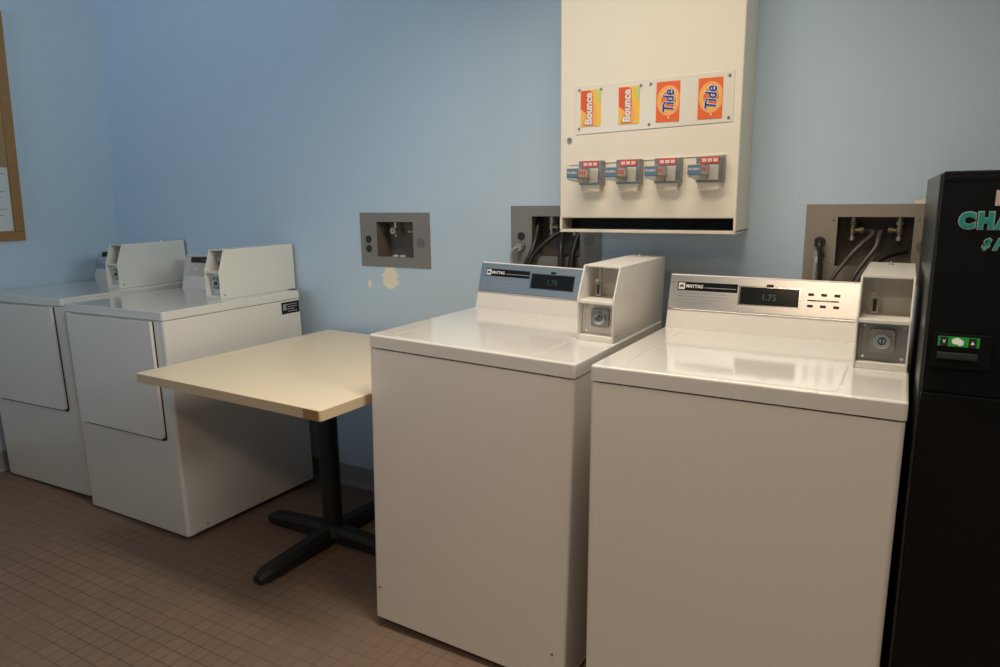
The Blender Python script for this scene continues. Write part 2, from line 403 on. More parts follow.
def washer(x, y, yawd, tl, tf, label, kind):
    m, mwm = frame_matrix(x, y, yawd, tl, tf, WW, WD)
    root = empty('washing_machine', label, 'washing machine', group='top loading coin washers', mw=mwm)
    OFF[0] = Vector((WW / 2, WD / 2, 0))
    sz = WH - WT
    bm = nb(); prism(bm, rrect(-.004, WW - .001, .001, WD, .010, .004), WB, sz - .004, 'z', bev=.003, seg=2, sel='hi')
    obj('cabinet', bm, 'enamel', root)
    bm = nb(); prism(bm, rrect(.008, WW - .008, .009, WD - .01, .014, .004), sz - .008, sz + .002, 'z')
    obj('shadow_gap', bm, 'seam', root)
    bm = nb(); prism(bm, rrect(-.005, WW + .001, 0, WD, .009, .006), sz, WH, 'z', bev=.008, seg=4, sel='hi')
    obj('worktop', bm, 'enamel_deck', root)
    # lid: shallow raised panel with rounded grooves at both sides
    x0, x1, y0, y1 = .066, .523, .014, .545
    bm = nb(); prism(bm, rrect(x0, x1, y0, y1, .02, .02), WH - .002, WH + .0009, 'z', bev=.0008, seg=2, sel='hi')
    obj('lid', bm, 'enamel_deck', root)
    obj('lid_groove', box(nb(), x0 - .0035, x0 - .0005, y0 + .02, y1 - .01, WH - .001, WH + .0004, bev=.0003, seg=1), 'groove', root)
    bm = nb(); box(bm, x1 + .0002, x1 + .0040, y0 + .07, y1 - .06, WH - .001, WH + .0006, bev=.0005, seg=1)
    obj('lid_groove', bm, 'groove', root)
    # console housing
    cy0, cz1, cy1 = .5712, 1.0922, .6166
    s = (cy1 - cy0) / (cz1 - WH)
    cyz = lambda z, o=0.: cy0 + s * (z - WH) - o
    CX = .5335
    bm = nb(); prism(bm, [(cy0, WH - .001), (cyz(1.086), 1.086), (cyz(cz1) + .004, cz1), (WD - .01, cz1 - .008), (WD - .004, WH - .001)], 0.001, CX, 'x', bev=.0025, seg=2)
    obj('console', bm, 'enamel', root)
    nrm = Vector((0, -(cz1 - WH), cy1 - cy0)).normalized()
    slope = math.atan2(cy1 - cy0, cz1 - WH)
    def onpanel(bm, cx, cz, off):
        """put an xz-plane mesh (facing -y) on the sloping console face"""
        p = Vector((cx, cyz(cz), cz)) + nrm * off
        return xf(bm, Matrix.Translation(p) @ Matrix.Rotation(-slope, 4, 'X'))
    def slab(x0, x1, z0, z1, off, th, bev=.0006):
        c = math.cos(slope)
        w2, h2 = (x1 - x0) / 2, (z1 - z0) / 2 / c
        b = nb(); box(b, -w2, w2, 0, th, -h2, h2, bev=bev, seg=1)
        return onpanel(b, (x0 + x1) / 2, (z0 + z1) / 2, off)
    panel = obj('control_panel', slab(.003, CX - .001, .993, 1.0885, .0028, .003, bev=.001), 'steel', root)
    tb = slab(.003, CX - .001, .9885, .9935, .0048, .006, bev=.0015)
    obj('panel_trim', tb, 'chrome', panel)
    obj('name_plate', slab(.026, .202, 1.0445, 1.0695, .0036, .001), 'glass_black', panel)
    obj('logo_badge', slab(.029, .048, 1.0475, 1.0665, .0042, .001), 'white_ink', panel)
    b = fit_text('M', .010, .009, bold=.004); onpanel(b, .0385, 1.057, .0046); obj('logo_mark', b, 'glass_black', panel)
    b = fit_text('MAYTAG', .050, .0105, bold=.003); onpanel(b, .077, 1.0575, .0043); obj('name_lettering', b, 'white_ink', panel)
    obj('name_line', slab(.106, .199, 1.0535, 1.0555, .0043, .0006), 'grey_ink', panel)
    for k in range(4):
        obj('print_line', slab(.030, .030 + (.14, .15, .13, .10)[k], 1.0355 - k * .0085, 1.0368 - k * .0085, .0032, .0005, bev=0), 'grey_ink', panel)
    obj('display_frame', slab(.205, .375, 1.0105, 1.0675, .0032, .001), 'chrome', panel)
    obj('display', slab(.2105, .3695, 1.0150, 1.0635, .0042, .0012), 'glass_black', panel)
    b = fit_text('1.75', .036, .018, bold=.001); onpanel(b, .292, 1.0375, .0045); obj('display_digits', b, 'digit', panel)
    b = slab(.281, .300, 1.0660, 1.0735, .0046, .0015, bev=.001); obj('display_tab', b, 'glass_black', panel)
    for bx in (.400, .433, .466):
        for bz in (1.0525, 1.0215):
            obj('button', slab(bx - .0075, bx + .0075, bz - .0035, bz + .0035, .0058, .003, bev=.0012), 'black', panel)
    obj('button_strip', slab(.392, .472, 1.0350, 1.0382, .0046, .0015), 'black', panel)
    obj('button_label', slab(.411, .452, 1.0348, 1.0385, .0050, .0006), 'grey_ink', panel)
    for pz in (1.013, 1.067):
        b = nb(); cyl(b, (0, -.001, 0), (0, .001, 0), .0028, seg=10); onpanel(b, .013, pz, .0036); obj('panel_screw', b, 'slide', panel)
    prof = [(.2646, WH), (.2541, 1.0505), (.2965, 1.1419), (.704, 1.1419), (.704, WH)]
    coin_box(root, .5338, .643, WH, prof, 1.0435, .285 if kind == 'bright' else .292, .39, True, kind)
    for sx, sz_ in ((.016, .13), (.61, .12)):
        obj('cabinet_screw', cyl(nb(), (sx, -.0012, sz_), (sx, .002, sz_), .0035, seg=12), 'steel_dark', root)
    feet(root, m, WW, WD, WB)
    return root
washer(1.0625, -.8095, -.4347, 1.562, -.2413, 'white top loading washer next to the table, dark grey-blue console', 'plain')
washer(1.7879, -.8474, -.2927, .1851, -.5451, 'white top loading washer beside the black change machine, bright silver console', 'bright')

# ------------------------------------------------------------------ dryers
DW, DD, DH, DB, DT = .681, .6725, .9139, .0146, .0326
def dryer(x, y, yawd, tl, tf, label, sticker, pin, BK):
    m, mwm = frame_matrix(x, y, yawd, tl, tf, DW, DD)
    root = empty('clothes_dryer', label, 'clothes dryer', group='front loading coin dryers', mw=mwm)
    OFF[0] = Vector((DW / 2, DD / 2, 0)); sz = DH - DT
    bm = nb(); box(bm, .003, DW - .001, .0285, DD, DB, sz - .003, bev=.002, seg=1)
    obj('cabinet', bm, 'enamel', root)
    bm = nb(); prism(bm, rrect(0, DW, 0, .032, .014, 0.), DB, sz - .0025, 'z', bev=.002, seg=2, sel='hi')
    obj('front_panel', bm, 'enamel', root)
    obj('shadow_gap', box(nb(), .010, DW - .010, .010, DD - .01, sz - .005, sz + .002), 'seam', root)
    bm = nb(); prism(bm, rrect(0, DW, -.001, DD, .014, .004), sz, DH, 'z', bev=.009, seg=4, sel='hi')
    obj('worktop', bm, 'enamel_deck', root)
    # door
    dx0, dx1, dz0, dz1 = .048, .618, .412, .876
    bm = nb()
    prism(bm, rrect(dx0, dx1, dz0, dz1, .018, .004), -.016, -.003, 'y', bev=.005, seg=3)
    door = obj('door', bm, 'enamel', root)
    bm = nb(); prism(bm, rrect(dx0 + .004, dx1 + .0025, dz0 - .0095, dz1, .018, .004), -.0045, .002, 'y'); obj('door_gasket', bm, 'seam', door)
    for hz in (.465, .835):
        bm = nb(); cyl(bm, (dx0 - .008, -.006, hz - .026), (dx0 - .008, -.006, hz + .026), .0045, seg=12, bev=.001)
        box(bm, dx0 - .010, dx0 + .002, -.005, 0, hz - .024, hz + .024); obj('hinge', bm, 'steel_dark', root)
    # control console
    cy0, cy1, cz1 = .560, .602, 1.072
    s = (cy1 - cy0) / (cz1 - DH); CX = .508; cyz = lambda z: cy0 + s * (z - DH)
    bm = nb(); prism(bm, [(cy0, DH - .001), (cyz(cz1 - .004), cz1 - .004), (cyz(cz1) + .004, cz1), (DD, cz1 - .01), (DD, DH - .001)], .001, CX, 'x', bev=.0025, seg=2)
    obj('console', bm, 'enamel', root)
    slope = math.atan2(cy1 - cy0, cz1 - DH); nrm = Vector((0, -(cz1 - DH), cy1 - cy0)).normalized()
    def slab(x0, x1, z0, z1, off, th, bev=.0006):
        w2, h2 = (x1 - x0) / 2, (z1 - z0) / 2 / math.cos(slope)
        b = nb(); box(b, -w2, w2, 0, th, -h2, h2, bev=bev, seg=1)
        p = Vector(((x0 + x1) / 2, cyz((z0 + z1) / 2), (z0 + z1) / 2)) + nrm * off
        return xf(b, Matrix.Translation(p) @ Matrix.Rotation(-slope, 4, 'X'))
    panel = obj('control_panel', slab(.004, CX - .001, .973, 1.067, .0028, .003), 'steel', root)
    obj('name_plate', slab(.05, .42, 1.034, 1.060, .0036, .001), 'glass_black', panel)
    obj('name_line', slab(.13, .40, 1.045, 1.048, .0042, .0008), 'grey_ink', panel)
    for bx in (.10, .16, .22):
        obj('button', slab(bx - .012, bx + .012, .998, 1.010, .0058, .003, bev=.0012), 'white_ink', panel)
    prof = [(.320, DH), (.322, 1.03), (.355, 1.1192), (BK, 1.1192), (BK - .002, DH)]
    coin_box(root, .5085, .6028, DH, prof, 1.026, .352, .44, pin, 'plain')
    if sticker:
        st = obj('rating_sticker', box(nb(), DW - .002, DW + .0004, .566, .668, .819, .871), 'glass_black', root)
        for k, (a, b_) in enumerate(((.588, .655), (.600, .655), (.592, .640), (.600, .655))):
            obj('sticker_line', box(nb(), DW + .0002, DW + .0007, a, b_, .858 - k * .010, .861 - k * .010), 'grey_ink', st)
        obj('sticker_block', box(nb(), DW + .0002, DW + .0006, .574, .592, .836, .862), 'grey_ink', st)
    for sy in (.09, .366, .63):
        obj('cabinet_screw', cyl(nb(), (DW - .002, sy, .036), (DW + .0015, sy, .036), .004, seg=12), 'steel_dark', root)
    feet(root, m, DW, DD, DB, r=.015)
    return root
dryer(-1.3680, -.7049, .8449, -1.0, .4, 'white front loading dryer in the corner below the cork board', False, True, .692)
dryer(-.6261, -.7262, -1.0199, -.9523, .1281, 'white front loading dryer next to the table, warm lit side with black sticker', True, False, .730)

# ------------------------------------------------------------------ table
TX, TY, TYAW, TW, TD, TH, TT = .1565, -.9416, -2.044, .884, .905, .7478, .0312
tm = Matrix.Translation((TX, TY, 0)) @ Matrix.Rotation(R(TYAW), 4, 'Z')
PC = Vector((.372, .508, 0))          # pedestal centre in table coordinates
t = empty('pedestal_table', 'square cream laminate table on a black cross base pedestal', 'table', mw=tm @ Matrix.Translation(PC))
OFF[0] = PC
bm = nb(); prism(bm, rrect(.0012, TW - .0012, .0012, TD - .0012, .007, .007), TH - .0012, TH, 'z', bev=.0006, seg=1, sel='hi'); obj('tabletop', bm, 'laminate', t)
bm = nb(); prism(bm, rrect(0, TW, 0, TD, .008, .008), TH - TT, TH - .0012, 'z'); obj('edge_band', bm, 'edge', t)
bm = nb(); box(bm, TW - .068, TW - .007, -.0006, .004, TH - TT + .001, TH - .002); obj('bare_corner', bm, 'bare_edge', t)['label'] = 'bare brown corner where the edge band is missing'
bm = nb(); cyl(bm, (PC.x, PC.y, .06), (PC.x, PC.y, TH - TT - .006), .038, seg=32); obj('column', bm, 'black_metal', t)
bm = nb(); 
for a in (45, 135):
    q = nb(); box(q, -.27, .27, -.025, .025, TH - TT - .012, TH - TT - .0002, bev=.004); xf(q, Matrix.Translation(PC) @ Matrix.Rotation(R(a), 4, 'Z')); merge(bm, q)
obj('top_spider', bm, 'black_metal', t)
bm = nb(); cyl(bm, (PC.x, PC.y, .030), (PC.x, PC.y, .075), .062, .045, seg=28, bev=.004); obj('hub', bm, 'black_metal', t)
for a, ln in ((-90, .385), (0, .36), (90, .385), (180, .35)):
    q = nb()
    # tapering arm: higher at the hub, rounded lower tip
    n = 10; prev = None
    for i in range(n + 1):
        u = i / n; xx = .03 + (ln - .03) * u; hh = .070 - .022 * u; ww = .033 - .001 * u
        if i == n: hh -= .014; ww -= .013
        ringv = [q.verts.new(c) for c in ((xx, -ww, .0105), (xx, ww, .0105), (xx, ww, hh * .7), (xx, ww * .6, hh), (xx, -ww * .6, hh), (xx, -ww, hh * .7))]
        if prev:
            for k in range(6): q.faces.new((prev[k], prev[(k + 1) % 6], ringv[(k + 1) % 6], ringv[k]))
        else: q.faces.new(ringv[::-1])
        prev = ringv
    q.faces.new(prev)
    xf(q, Matrix.Translation(PC) @ Matrix.Rotation(R(a - TYAW), 4, 'Z'))
    leg = obj('base_arm', q, 'black_metal', t)
    q = nb(); cyl(q, (ln - .04, 0, .0005), (ln - .04, 0, .012), .016, seg=16); xf(q, Matrix.Translation(PC) @ Matrix.Rotation(R(a - TYAW), 4, 'Z'))
    obj('glide', q, 'black', leg)

# ------------------------------------------------------------------ wall boxes with valves, hoses, plugs
OFF[0] = Vector((0, 0, 0))
BLAB = {'1': 'grey laundry outlet box above the bare plaster patch, without hoses', '2': 'laundry outlet box partly behind the cream vending cabinet', '3': 'warm-lit laundry outlet box beside the change machine'}
for k, b in BOX.items():
    px, pz = b['x'], b['z']; (ox0, ox1), (oz0, oz1) = b['ox'], b['oz']
    cx, cz = px + PW / 2, pz - PH / 2
    root = empty('outlet_box', BLAB[k], 'laundry outlet box', loc=(cx, 0, pz - PH), group='laundry outlet boxes in the back wall')
    OFF[0] = Vector((cx, 0, pz - PH))
    pm = 'plate_warm_lit' if k == '3' else 'plate_grey'
    bm = nb(); y0, y1 = -.003, -.0004
    for (a, c, d, e) in ((px, px + PW, oz1, pz), (px, px + PW, pz - PH, oz0), (px, ox0, oz0, oz1), (ox1, px + PW, oz0, oz1)):
        box(bm, a, c, y0, y1, d, e)
    bmesh.ops.remove_doubles(bm, verts=bm.verts, dist=1e-5)
    obj('face_plate', bm, pm, root)
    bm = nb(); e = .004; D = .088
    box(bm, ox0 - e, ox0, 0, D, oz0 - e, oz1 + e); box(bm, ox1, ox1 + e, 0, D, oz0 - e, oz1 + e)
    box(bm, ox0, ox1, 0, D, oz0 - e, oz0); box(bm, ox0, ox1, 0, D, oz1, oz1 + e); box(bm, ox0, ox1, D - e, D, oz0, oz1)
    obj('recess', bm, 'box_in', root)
    for oz in (pz - .112, pz - .1515):
        bm = nb(); cyl(bm, (px + .044, -.0055, oz), (px + .044, -.002, oz), .0155, seg=24, bev=.001); ou = obj('outlet', bm, 'black', root)
        bm = nb(); box(bm, px + .038, px + .0395, -.0062, -.0052, oz - .002, oz + .006); box(bm, px + .0485, px + .05, -.0062, -.0052, oz - .002, oz + .006)
        obj('outlet_slot', bm, 'seam', ou)
    if k != '3' or True:
        bm = nb(); cyl(bm, (px + .317, -.0042, pz - .122), (px + .317, -.002, pz - .122), .021, seg=28, bev=.0006); obj('knockout', bm, 'disc', root)
    for sx, s_z in ((ox0 - .011, oz1 - .008), (ox1 + .011, oz1 - .008), (ox0 - .009, oz0 + .012)):
        obj('plate_screw', cyl(nb(), (sx, -.005, s_z), (sx, -.002, s_z), .0035, seg=10, bev=.0007), 'chrome' if k != '1' else 'slide', root)

def valve(x, ztop, side, label, bright):
    """water valve hanging from a pipe stub at the top of a box, outlet towards side"""
    OFF[0] = Vector((x, .045, ztop - .075))
    r = empty('water_valve', label, 'valve', loc=(x, .045, ztop - .075), group='valves in the outlet boxes')
    y = .045
    bm = nb(); cyl(bm, (x, y, ztop - .002), (x, y, ztop - .028), .0075, seg=16); cyl(bm, (x, y, ztop - .016), (x, y, ztop - .024), .0105, seg=6)
    obj('pipe', bm, bright, r)
    bm = nb(); cyl(bm, (x, y, ztop - .028), (x, y, ztop - .052), .011, seg=18, bev=.002)
    cyl(bm, (x, y, ztop - .040), (x + side * .026, y, ztop - .040), .0075, seg=14); cyl(bm, (x + side * .020, y, ztop - .040), (x + side * .030, y, ztop - .040), .0105, seg=8)
    obj('body', bm, 'brass', r)
    bm = nb(); cyl(bm, (x, y, ztop - .052), (x, y, ztop - .060), .005, seg=12); cyl(bm, (x, y, ztop - .060), (x, y, ztop - .072), .0085, .007, seg=14, bev=.0015)
    obj('handle', bm, bright, r)
# box 1: open valve mouth facing the room, second one behind the right edge
x, zt = .53, 1.2275
OFF[0] = Vector((x, .045, zt - .06))
r = empty('water_valve', 'pale uncapped valve at the left of the box without hoses', 'valve', loc=(x, .045, zt - .06), group='valves in the outlet boxes')
obj('pipe', cyl(nb(), (x, .045, zt - .0015), (x, .045, zt - .026), .0065, seg=14), 'valve_white', r)
bm = nb(); cyl(bm, (x, .055, zt - .038), (x, .034, zt - .038), .011, seg=18); ring(bm, (x, .036, zt - .038), 'y', .0135, .0075, .014); obj('valve_mouth', bm, 'valve_white', r)
obj('handle', cyl(nb(), (x, .045, zt - .048), (x, .045, zt - .066), .0055, seg=12, bev=.001), 'brass', r)
valve(.632, 1.2275, -1, 'dark brass valve at the right edge of the box without hoses', 'brass')
valve(1.262, 1.2525, 1, 'grey valve in the box partly behind the vending cabinet, nearest the left edge', 'valve_white')
valve(1.355, 1.2525, -1, 'valve in the box behind the vending cabinet, right-hand one', 'valve_white')
valve(2.268, 1.2535, 1, 'valve with yellow brass collar in the warm-lit box, left-hand one', 'valve_white')
valve(2.392, 1.2535, -1, 'dull valve in the warm-lit box, right-hand one next to the change machine', 'valve_white')
OFF[0] = Vector((0, 0, 0))
for cx in (.548, .585):
    tag(obj('plaster_scrap', prism(nb(), [(cx - .012, 1.0825), (cx - .009, 1.088), (cx - .001, 1.0895), (cx + .008, 1.087), (cx + .012, 1.0825)], .008, .024, 'y', bev=.001, seg=1), 'white_ink'),
        'small white scrap lying in the box without hoses, %s of the pair' % ('left' if cx < .56 else 'right'), 'scrap', 'scraps in the outlet box')

def hose(pts, r, m, label, group='washer hoses', name='water_hose', cat='hose'):
    o = obj(name, tube(nb(), pts, r, seg=14, n=10), m); tag(o, label, cat, group); return o
# box 2
hose([(1.293, .045, 1.211), (1.31, .030, 1.200), (1.270, -.005, 1.165), (1.228, -.022, 1.120), (1.205, -.035, 1.07), (1.20, -.05, .98), (1.22, -.055, .75), (1.25, -.06, .5)], .0085, 'rubber',
     'grey-black hose arching left in the box partly behind the vending cabinet')
hose([(1.325, .045, 1.211), (1.318, .020, 1.185), (1.330, -.018, 1.145), (1.338, -.038, 1.09), (1.345, -.055, .98), (1.35, -.06, .75), (1.36, -.065, .5)], .0115, 'rubber',
     'thick black hose dropping straight down beneath the vending cabinet')
hose([(1.211, .050, 1.244), (1.212, .030, 1.215), (1.211, .010, 1.165), (1.207, -.015, 1.12), (1.190, -.032, 1.075), (1.165, -.045, .98), (1.16, -.05, .75), (1.17, -.055, .5)], .0085, 'rubber',
     'black hose along the left edge of the box partly behind the vending cabinet', name='drain_hose')
hose([(1.385, .055, 1.235), (1.384, .03, 1.20), (1.378, -.002, 1.15), (1.375, -.028, 1.09), (1.38, -.045, .98), (1.39, -.05, .7)], .011, 'rubber',
     'black hose at the right edge of the box partly behind the vending cabinet', name='drain_hose')
# box 3
hose([(2.299, .045, 1.2125), (2.320, .034, 1.212), (2.322, .018, 1.200), (2.290, -.012, 1.165), (2.255, -.028, 1.115), (2.225, -.045, 1.06), (2.205, -.055, .95), (2.20, -.06, .7)], .0068, 'rubber_grey',
     'grey hose sweeping down to the left in the warm-lit box, left-hand one')
hose([(2.361, .045, 1.2125), (2.347, .036, 1.213), (2.341, .014, 1.200), (2.335, -.012, 1.165), (2.305, -.030, 1.115), (2.280, -.045, 1.06), (2.265, -.058, .95), (2.26, -.06, .7)], .0068, 'rubber_grey',
     'grey hose hanging from the centre of the warm-lit box, right-hand one')
hose([(2.415, .05, 1.155), (2.395, .035, 1.150), (2.360, .008, 1.138), (2.325, -.022, 1.105), (2.302, -.045, 1.05), (2.29, -.058, .95), (2.285, -.065, .7)], .0095, 'rubber',
     'thick black drain hose low in the warm-lit box', name='drain_hose')

def plug(x, z, body, cordm, label, path, cr, lean=0.):
    OFF[0] = Vector((x, -.0058, z))
    r = empty('power_plug', label, 'power plug', loc=(x, -.0058, z), group='power plugs in the outlet boxes')
    bm = nb(); prism(bm, rrect(x - .013, x + .013, z - .014, z + .013, .006, .006), -.030, -.0060, 'y', bev=.004, seg=2)
    obj('plug_body', bm, body, r)
    obj('cord', tube(nb(), path, cr, seg=12, n=8), cordm, r)
    OFF[0] = Vector((0, 0, 0))
x2 = BOX['2']['x'] + .044; z2 = BOX['2']['z'] - .1515
plug(x2, z2, 'cord_grey', 'cord_grey', 'pale plug in the box partly behind the vending cabinet', [(x2, -.024, z2), (x2 - .012, -.040, z2 - .006), (x2 - .022, -.042, z2 - .03), (x2 - .02, -.04, z2 - .1), (x2 - .01, -.04, z2 - .4)], .0055)
x3 = BOX['3']['x'] + .044; z3 = BOX['3']['z'] - .112
plug(x3, z3, 'black', 'black', 'black plug in the upper socket of the warm-lit box', [(x3 + .001, -.022, z3 + .004), (x3 + .003, -.040, z3 - .012), (x3 + .007, -.036, z3 - .055), (x3 + .009, -.034, z3 - .11), (x3 + .009, -.035, z3 - .4)], .0065)
z3b = BOX['3']['z'] - .1515
plug(x3 - .002, z3b, 'cord_grey', 'cord_grey', 'grey plug in the lower socket of the warm-lit box', [(x3 - .002, -.022, z3b), (x3 - .004, -.034, z3b - .02), (x3 - .006, -.034, z3b - .06), (x3 - .008, -.035, z3b - .36)], .006)

# ------------------------------------------------------------------ vending cabinet
VX0, VX1, VZB, VZ0, VD, VZ1 = 1.4062, 1.9729, 1.2075, 1.2535, .1939, 2.16
vc = ((VX0 + VX1) / 2, 0, VZB)
OFF[0] = Vector(vc)
v = empty('vending_cabinet', 'cream wall-mounted soap vending cabinet above the washers', 'vending machine', loc=vc)
bm = nb()
T = .007
# body: open slot at the bottom front
box(bm, VX0 + .002, VX1 - .002, -VD + .02, -.0008, VZ0 + .001, VZ1, bev=.003)
# tray surround: floor lip, two cheeks, rear
prism(bm, [(-VD, VZB), (-VD, VZB + .010), (-.001, VZB + .010), (-.001, VZB - .0)], VX0 + .0, VX1 - .0, 'x', bev=.0015, seg=1)
box(bm, VX0, VX0 + T, -VD, -.001, VZB + .004, VZ0 + .004, bev=.001, seg=1); box(bm, VX1 - T, VX1, -VD, -.001, VZB + .004, VZ0 + .004, bev=.001, seg=1)
obj('body', bm, 'cream', v)
obj('tray_recess', box(nb(), VX0 + T, VX1 - T, -VD + .085, -VD + .09, VZB + .010, VZ0 + .002), 'seam', v)
obj('tray_floor', box(nb(), VX0 + T + .0005, VX1 - T - .0005, -VD + .006, -VD + .085, VZB + .0098, VZB + .0112), 'seam', v)
bm = nb(); box(bm, VX0, VX1, -VD, -VD + .0215, VZ0, VZ1, bev=.005, seg=3); door = obj('door', bm, 'cream', v)
F = -VD
def face(x0, x1, z0, z1, off, th, bev=0., seg=1, r=0.): 
    b = nb()
    if r: prism(b, rrect(x0, x1, z0, z1, r, r), F - off, F - off + th, 'y', bev=bev, seg=seg)
    else: box(b, x0, x1, F - off, F - off + th, z0, z1, bev=bev, seg=seg)
    return b
sheet = obj('display_sheet', prism(nb(), [(1.4625, 1.5165), (1.951, 1.5285), (1.951, 1.6690), (1.4625, 1.6655)], F - .0022, F + .0002, 'y', bev=.0006, seg=1), 'plastic_sheet', v)
for sx, s_z in ((1.4745, 1.652), (1.547, 1.650), (1.474, 1.534), (1.676, 1.650), (1.706, 1.652), (1.704, 1.535), (1.937, 1.656), (1.939, 1.540)):
    obj('sheet_screw', cyl(nb(), (sx, F - .0045, s_z), (sx, F - .0018, s_z), .0042, seg=12, bev=.0008), 'steel_dark', sheet)
bm = nb(); prism(bm, [(1.440, 1.4225), (1.9385, 1.4365), (1.9385, 1.4390), (1.440, 1.4250)], F - .003, F + .0002, 'y', bev=.0006, seg=1); obj('coin_panel_edge', bm, 'cream', v)
bm = nb(); ring(bm, (1.4405, F, 1.5015), 'y', .0085, .0055, .004); cyl(bm, (1.4405, F - .0028, 1.5015), (1.4405, F, 1.5015), .0056, seg=16); lk = obj('door_lock', bm, 'lock_metal', v)
obj('keyhole', box(nb(), 1.4395, 1.4415, F - .0036, F - .0026, 1.4975, 1.5055), 'seam', lk)
ROTM = Matrix.Rotation(R(-90), 4, 'Y')    # reads from bottom to top
def put(b, x, z, off): return xf(b, Matrix.Translation((x, F - off, z)))
def boxcard_a(x0, x1):
    z0, z1 = 1.540, 1.650; w = x1 - x0
    c = obj('product_card', face(x0, x1, z0, z1, .0035, .0012, r=.003), 'yellow', sheet)
    # orange swoosh, pale green corner
    pts = [(x0 + .001, z1 - .001), (x0 + w * .60, z1 - .001), (x0 + w * .62, z1 - .03), (x0 + w * .74, z1 - .055), (x0 + w * .80, z1 - .08), (x0 + w * .76, z0 + .002), (x0 + w * .30, z0 + .002), (x0 + .001, z0 + .055)]
    obj('card_orange_field', prism(nb(), pts, F - .0039, F - .0034, 'y'), 'orange_lt', sheet)
    pts = [(x0 + .001, z1 - .001), (x0 + w * .50, z1 - .001), (x0 + w * .52, z1 - .04), (x0 + w * .60, z0 + .03), (x0 + w * .30, z0 + .04), (x0 + .001, z1 - .055)]
    obj('card_deep_field', prism(nb(), pts, F - .0042, F - .0037, 'y'), 'orange_dk', sheet)
    pts = [(x0 + w * .78, z1 - .001), (x1 - .001, z1 - .001), (x1 - .001, z1 - .048), (x1 - .008, z1 - .038), (x0 + w * .80, z1 - .022)]
    obj('card_green_field', prism(nb(), pts, F - .0042, F - .0034, 'y'), 'green_print', sheet)
    b = fit_text('Bounce', .100, .032, bold=.007); xf(b, ROTM); put(b, x0 + w * .40, (z0 + z1) / 2 - .001, .0046); obj('card_lettering_shade', b, 'orange_dk', sheet)
    b = fit_text('Bounce', .096, .026, bold=.004); xf(b, ROTM); put(b, x0 + w * .40, (z0 + z1) / 2 - .001, .0052); obj('card_lettering', b, 'white_ink', sheet)
def boxcard_b(x0, x1, z0, z1):
    w = x1 - x0; xm, zm = (x0 + x1) / 2 + .002, (z0 + z1) / 2 + .003
    c = obj('product_card', face(x0, x1, z0, z1, .0035, .0012, r=.002), 'orange', sheet)
    def disc(ro, ri, off, m, n):
        b = nb(); t = bmesh.new(); vs = []
        for k in range(40):
            a = 2 * math.pi * k / 40
            def cl(r): return (min(max(xm + r * .95 * math.cos(a), x0 + .001), x1 - .001), zm + r * 1.18 * math.sin(a))
            o_, i_ = cl(ro), cl(ri); vs.append((t.verts.new((o_[0], F - off, o_[1])), t.verts.new((i_[0], F - off, i_[1]))))
        for k in range(40):
            A, B = vs[k], vs[(k + 1) % 40]; t.faces.new((A[0], B[0], B[1], A[1]))
        merge(b, t); obj(n, b, m, sheet)
    disc(.037, .028, .0040, 'orange_lt', 'card_ring'); disc(.028, .0235, .0041, 'yellow', 'card_ring'); disc(.0235, .001, .0040, 'orange', 'card_ring')
    b = fit_text('Tide', .067, .038, bold=.006, shear=.2); xf(b, ROTM); put(b, xm, zm, .0046); obj('card_lettering_shade', b, 'white_ink', sheet)
    b = fit_text('Tide', .063, .034, bold=.0015, shear=.2); xf(b, ROTM); put(b, xm, zm, .0054); obj('card_lettering', b, 'blue_ink', sheet)
    obj('card_mark', face(xm - .001, xm + .003, z0 + .010, z0 + .015, .0040, .0006), 'white_ink', sheet)
boxcard_a(1.4790, 1.5475); boxcard_a(1.6055, 1.6725)
boxcard_b(1.7245, 1.7955, 1.5390, 1.6545); boxcard_b(1.8495, 1.9195, 1.5400, 1.6540)
